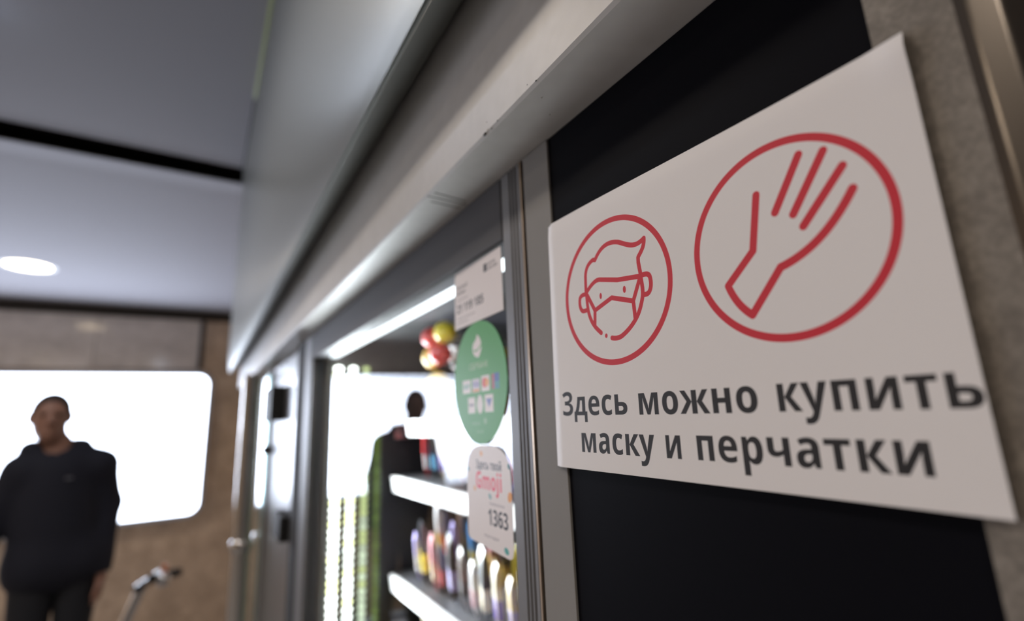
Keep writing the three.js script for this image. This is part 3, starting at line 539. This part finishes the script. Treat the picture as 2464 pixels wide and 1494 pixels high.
function makePerson(pose, hairM, skinM, topM, legM, shoeM, root) {
  const { head: H, shL, shR, elL, elR, haL, haR, hip, chest } = pose;
  const neck = [(H[0] + chest[0]) / 2 + 0.01, 1.50, 0.0];
  const headF = p => {
    let d = ell(p, [H[0], H[1] + 0.022, H[2] - 0.008], [0.076, 0.098, 0.096]);
    d = smin(d, ell(p, [H[0], H[1] - 0.045, H[2] + 0.016], [0.058, 0.074, 0.072]), 0.04);
    d = smin(d, cap(p, [H[0], H[1] - 0.105, H[2] + 0.058], [H[0], H[1] - 0.092, H[2] + 0.062], 0.026, 0.026), 0.04);
    d = smin(d, cap(p, [H[0], H[1] + 0.012, H[2] + 0.086], [H[0], H[1] - 0.03, H[2] + 0.106], 0.010, 0.015), 0.018);
    d = smin(d, cap(p, [H[0] - 0.036, H[1] + 0.027, H[2] + 0.076], [H[0] + 0.036, H[1] + 0.027, H[2] + 0.076], 0.013, 0.013), 0.02);
    for (const s of [-1, 1]) { d = Math.max(d, -(ell(p, [H[0] + s * 0.031, H[1] + 0.004, H[2] + 0.094], [0.018, 0.011, 0.018]))); d = smin(d, ell(p, [H[0] + s * 0.031, H[1] + 0.003, H[2] + 0.076], [0.012, 0.011, 0.011]), 0.004); d = smin(d, ell(p, [H[0] + s * 0.079, H[1] - 0.004, H[2] - 0.006], [0.011, 0.032, 0.019]), 0.012); }
    d = smin(d, cap(p, [H[0] - 0.02, H[1] - 0.062, H[2] + 0.083], [H[0] + 0.02, H[1] - 0.062, H[2] + 0.083], 0.009, 0.009), 0.010);
    d = Math.max(d, -cap(p, [H[0] - 0.022, H[1] - 0.060, H[2] + 0.098], [H[0] + 0.022, H[1] - 0.060, H[2] + 0.098], 0.003, 0.003));
    return smin(d, cap(p, [H[0], H[1] - 0.07, H[2] - 0.02], neck, 0.055, 0.062), 0.03);
  };
  const arm = (p, sh, el, ha, k) => Math.min(smin(cap(p, sh, el, 0.052 * k, 0.043 * k), cap(p, el, ha, 0.043 * k, 0.028 * k), 0.03), 9);
  const handF = (ha, s) => { const fs = fingers(ha, 0, s); return p => { let d = smin(ell(p, [ha[0], ha[1] - 0.02, ha[2]], [0.017, 0.046, 0.042]), cap(p, [ha[0], ha[1] + 0.09, ha[2] - 0.005], ha, 0.030, 0.024), 0.02); let f = 9; for (const [a, b, ra, rb] of fs) f = Math.min(f, cap(p, a, b, ra, rb)); return smin(d, f, 0.008); }; };
  const legs = k => p => { let d = 9; for (const s of [-1, 1]) { const hp = [hip[0] + s * 0.085, 0.90, hip[2]], kn = [hip[0] + s * 0.085, 0.49, hip[2] + 0.02], an = [hip[0] + s * 0.12, 0.085, hip[2] - 0.02]; d = Math.min(d, smin(cap(p, hp, kn, 0.085 * k, 0.06 * k), cap(p, kn, an, 0.06 * k, 0.042 * k), 0.04)); } return smin(d, ell(p, [hip[0], 0.93, hip[2]], [0.165 * k, 0.11 * k, 0.115 * k]), 0.05); };
  const torsoF = (p, g) => { let d = ell(p, [chest[0], 1.27, chest[2]], [0.150 + g, 0.23 + g, 0.112 + g]); d = smin(d, ell(p, [(hip[0] + chest[0]) / 2, 1.04, hip[2]], [0.155 + g, 0.2 + g, 0.115 + g]), 0.08); return smin(d, cap(p, [shL[0] + 0.03, shL[1] - 0.005, shL[2]], [shR[0] - 0.03, shR[1] - 0.005, shR[2]], 0.055 + g, 0.055 + g), 0.06); };
  const leg0 = legs(0.9);
  const bodyF = p => { let d = torsoF(p, -0.012); d = smin(d, cap(p, [neck[0], 1.40, neck[2] - 0.01], [neck[0], 1.52, neck[2]], 0.075, 0.056), 0.04); d = smin(d, arm(p, shL, elL, haL, 0.9), 0.03); d = smin(d, arm(p, shR, elR, haR, 0.9), 0.03); return smin(d, leg0(p), 0.04); };
  const bodyG = meshField(bodyF, [0, 0.82, 0], 0.84, 110);
  const headG = meshField(headF, [H[0], H[1] - 0.03, H[2]], 0.19, 84);
  const handL = meshField(handF(haL, -1), [haL[0], haL[1] - 0.03, haL[2]], 0.14, 72), handR = meshField(handF(haR, 1), [haR[0], haR[1] - 0.03, haR[2]], 0.14, 72);
  part('body', mergeGeometries([bodyG, headG, handL, handR]), skinM, root);
  // hair: a close cropped cap
  part('hair', meshField(p => Math.max(ell(p, [H[0], H[1] + 0.024, H[2] - 0.010], [0.081, 0.103, 0.101]), -ell(p, [H[0], H[1] - 0.045, H[2] + 0.085], [0.095, 0.125, 0.085]), -(p[1] - (H[1] - 0.05 + 0.25 * (p[2] - H[2])))), [H[0], H[1], H[2]], 0.16, 64), hairM, root);
  // hooded jacket
  const jacketF = p => {
    let d = torsoF(p, 0.018);
    d = smin(d, cap(p, [hip[0] - 0.075, 0.90, hip[2]], [hip[0] + 0.075, 0.90, hip[2]], 0.135, 0.135), 0.08);
    for (const q of [shL, shR]) d = smin(d, cap(p, [neck[0] + (q[0] - neck[0]) * 0.25, 1.475, -0.01], q, 0.05, 0.07), 0.04);
    d = smin(d, arm(p, shL, elL, haL, 1.45), 0.04); d = smin(d, arm(p, shR, elR, haR, 1.45), 0.04);
    // folded hood round the neck
    for (let i = 0; i < 9; i++) { const a = -0.25 + i / 8 * (Math.PI + 0.5), q = [neck[0] + 0.105 * Math.cos(a), 1.485 + (i === 0 || i === 8 ? -0.025 : 0.005), -0.005 - 0.085 * Math.sin(a)], b = -0.25 + (i + 1) / 8 * (Math.PI + 0.5); if (i < 8) d = smin(d, cap(p, q, [neck[0] + 0.105 * Math.cos(b), 1.49, -0.005 - 0.085 * Math.sin(b)], 0.034, 0.034), 0.03); }
    d = Math.max(d, -cap(p, [neck[0], 1.47, 0.02], [neck[0], 1.62, 0.02], 0.058, 0.07));
    d = Math.max(d, 0.745 - p[1]);
    for (const h of [haL, haR]) d = Math.max(d, -(ell(p, [h[0], h[1] - 0.03, h[2]], [0.06, 0.075, 0.08])));
    return d;
  };
  part('hooded_jacket', meshField(jacketF, [0, 1.12, 0], 0.48, 100), topM, root);
  const tr = legs(1.18); part('trousers', meshField(p => Math.max(tr(p), p[1] - 0.98, 0.06 - p[1]), [hip[0], 0.52, hip[2]], 0.50, 80), legM, root);
  for (const s of [-1, 1]) part('shoe', meshField(p => Math.max(smin(ell(p, [hip[0] + s * 0.125, 0.05, hip[2] + 0.075], [0.048, 0.052, 0.13]), ell(p, [hip[0] + s * 0.12, 0.07, hip[2] - 0.02], [0.046, 0.07, 0.06]), 0.04), -p[1]), [hip[0] + s * 0.12, 0.08, hip[2] + 0.04], 0.18, 48), shoeM, root);
  for (const s of [-1, 1]) { const e = part('eye', new THREE.SphereGeometry(0.0095, 12, 8), std(lin(0.06, 0.045, 0.04), 0.2), root); e.position.set(H[0] + s * 0.031, H[1] + 0.003, H[2] + 0.0795); }
}
const skin = std(lin(0.30, 0.155, 0.11), 0.55), hairM = std(lin(0.03, 0.02, 0.018), 0.8), jacketM = std(0xffffff, 0.85, 0, { color: lin(0.007, 0.008, 0.018) }), legM = std(lin(0.011, 0.012, 0.017), 0.85), shoeM = std(lin(0.02, 0.02, 0.02), 0.5);
const P1 = { head: [-0.075, 1.655, 0.02], shL: [-0.150, 1.385, 0], shR: [0.158, 1.385, 0], elL: [-0.235, 1.16, -0.02], elR: [0.215, 1.17, -0.03], haL: [-0.275, 0.90, 0.06], haR: [0.215, 0.800, 0.06], hip: [0.04, 0.93, 0], chest: [-0.01, 1.27, 0] };
{
  const p = thing('person', 'person in dark hooded jacket standing in front of the lightbox', 'person', [-0.868, 0, -3.6], 0.19);
  makePerson(P1, hairM, skin, jacketM, legM, shoeM, p);
  const z = part('jacket_badge', new RoundedBoxGeometry(0.03, 0.012, 0.004, 2, 0.002), std(lin(0.12, 0.12, 0.14), 0.5), p.children.find(c => c.name === 'hooded_jacket')); z.position.set(0.03, 1.335, 0.139);
}
// ---------------------------------------------------------------- kick scooter behind the person
{
  const t = thing('kick_scooter', 'scooter with chrome bell and black grips beside the person', 'scooter', [-0.55, 0, -4.0]);
  part('deck', new RoundedBoxGeometry(0.52, 0.035, 0.13, 3, 0.012).translate(-0.36, 0.11, 0), M.black, t);
  for (const x of [-0.70, 0.03]) { const w = part('wheel', new THREE.TorusGeometry(0.072, 0.022, 12, 28), M.rubber, t); w.position.set(x, 0.094, 0); part('wheel_hub', new THREE.CylinderGeometry(0.05, 0.05, 0.02, 20).rotateX(Math.PI / 2), M.steel, w); }
  part('fork', tube([[-0.12, 0.12, 0], [-0.06, 0.17, 0], [0.03, 0.15, 0.035], [0.03, 0.094, 0.035]], 0.012), M.steel, t);
  part('stem', cylBetween([-0.10, 0.15, 0], [0.075, 0.65, 0], 0.028), M.chrome, t);
  const hbar = part('handlebar', cylBetween([0.04, 0.645, 0.10], [0.14, 0.65, -0.20], 0.014), M.steel, t);
  part('grip', cylBetween([0.055, 0.645, 0.13], [0.075, 0.645, 0.04], 0.022, 0.022), M.rubber, hbar);
  part('grip', cylBetween([0.10, 0.648, -0.05], [0.25, 0.63, -0.20], 0.03, 0.026), M.rubber, hbar);
  const b = part('bell', new THREE.SphereGeometry(0.04, 20, 14), M.chrome, hbar); b.position.set(0.172, 0.635, -0.04);
  part('reflector', new RoundedBoxGeometry(0.03, 0.05, 0.015, 2, 0.004).translate(0.172, 0.70, -0.05), std(lin(0.7, 0.2, 0.05), 0.4), t);
}

renderer.render(scene, camera);
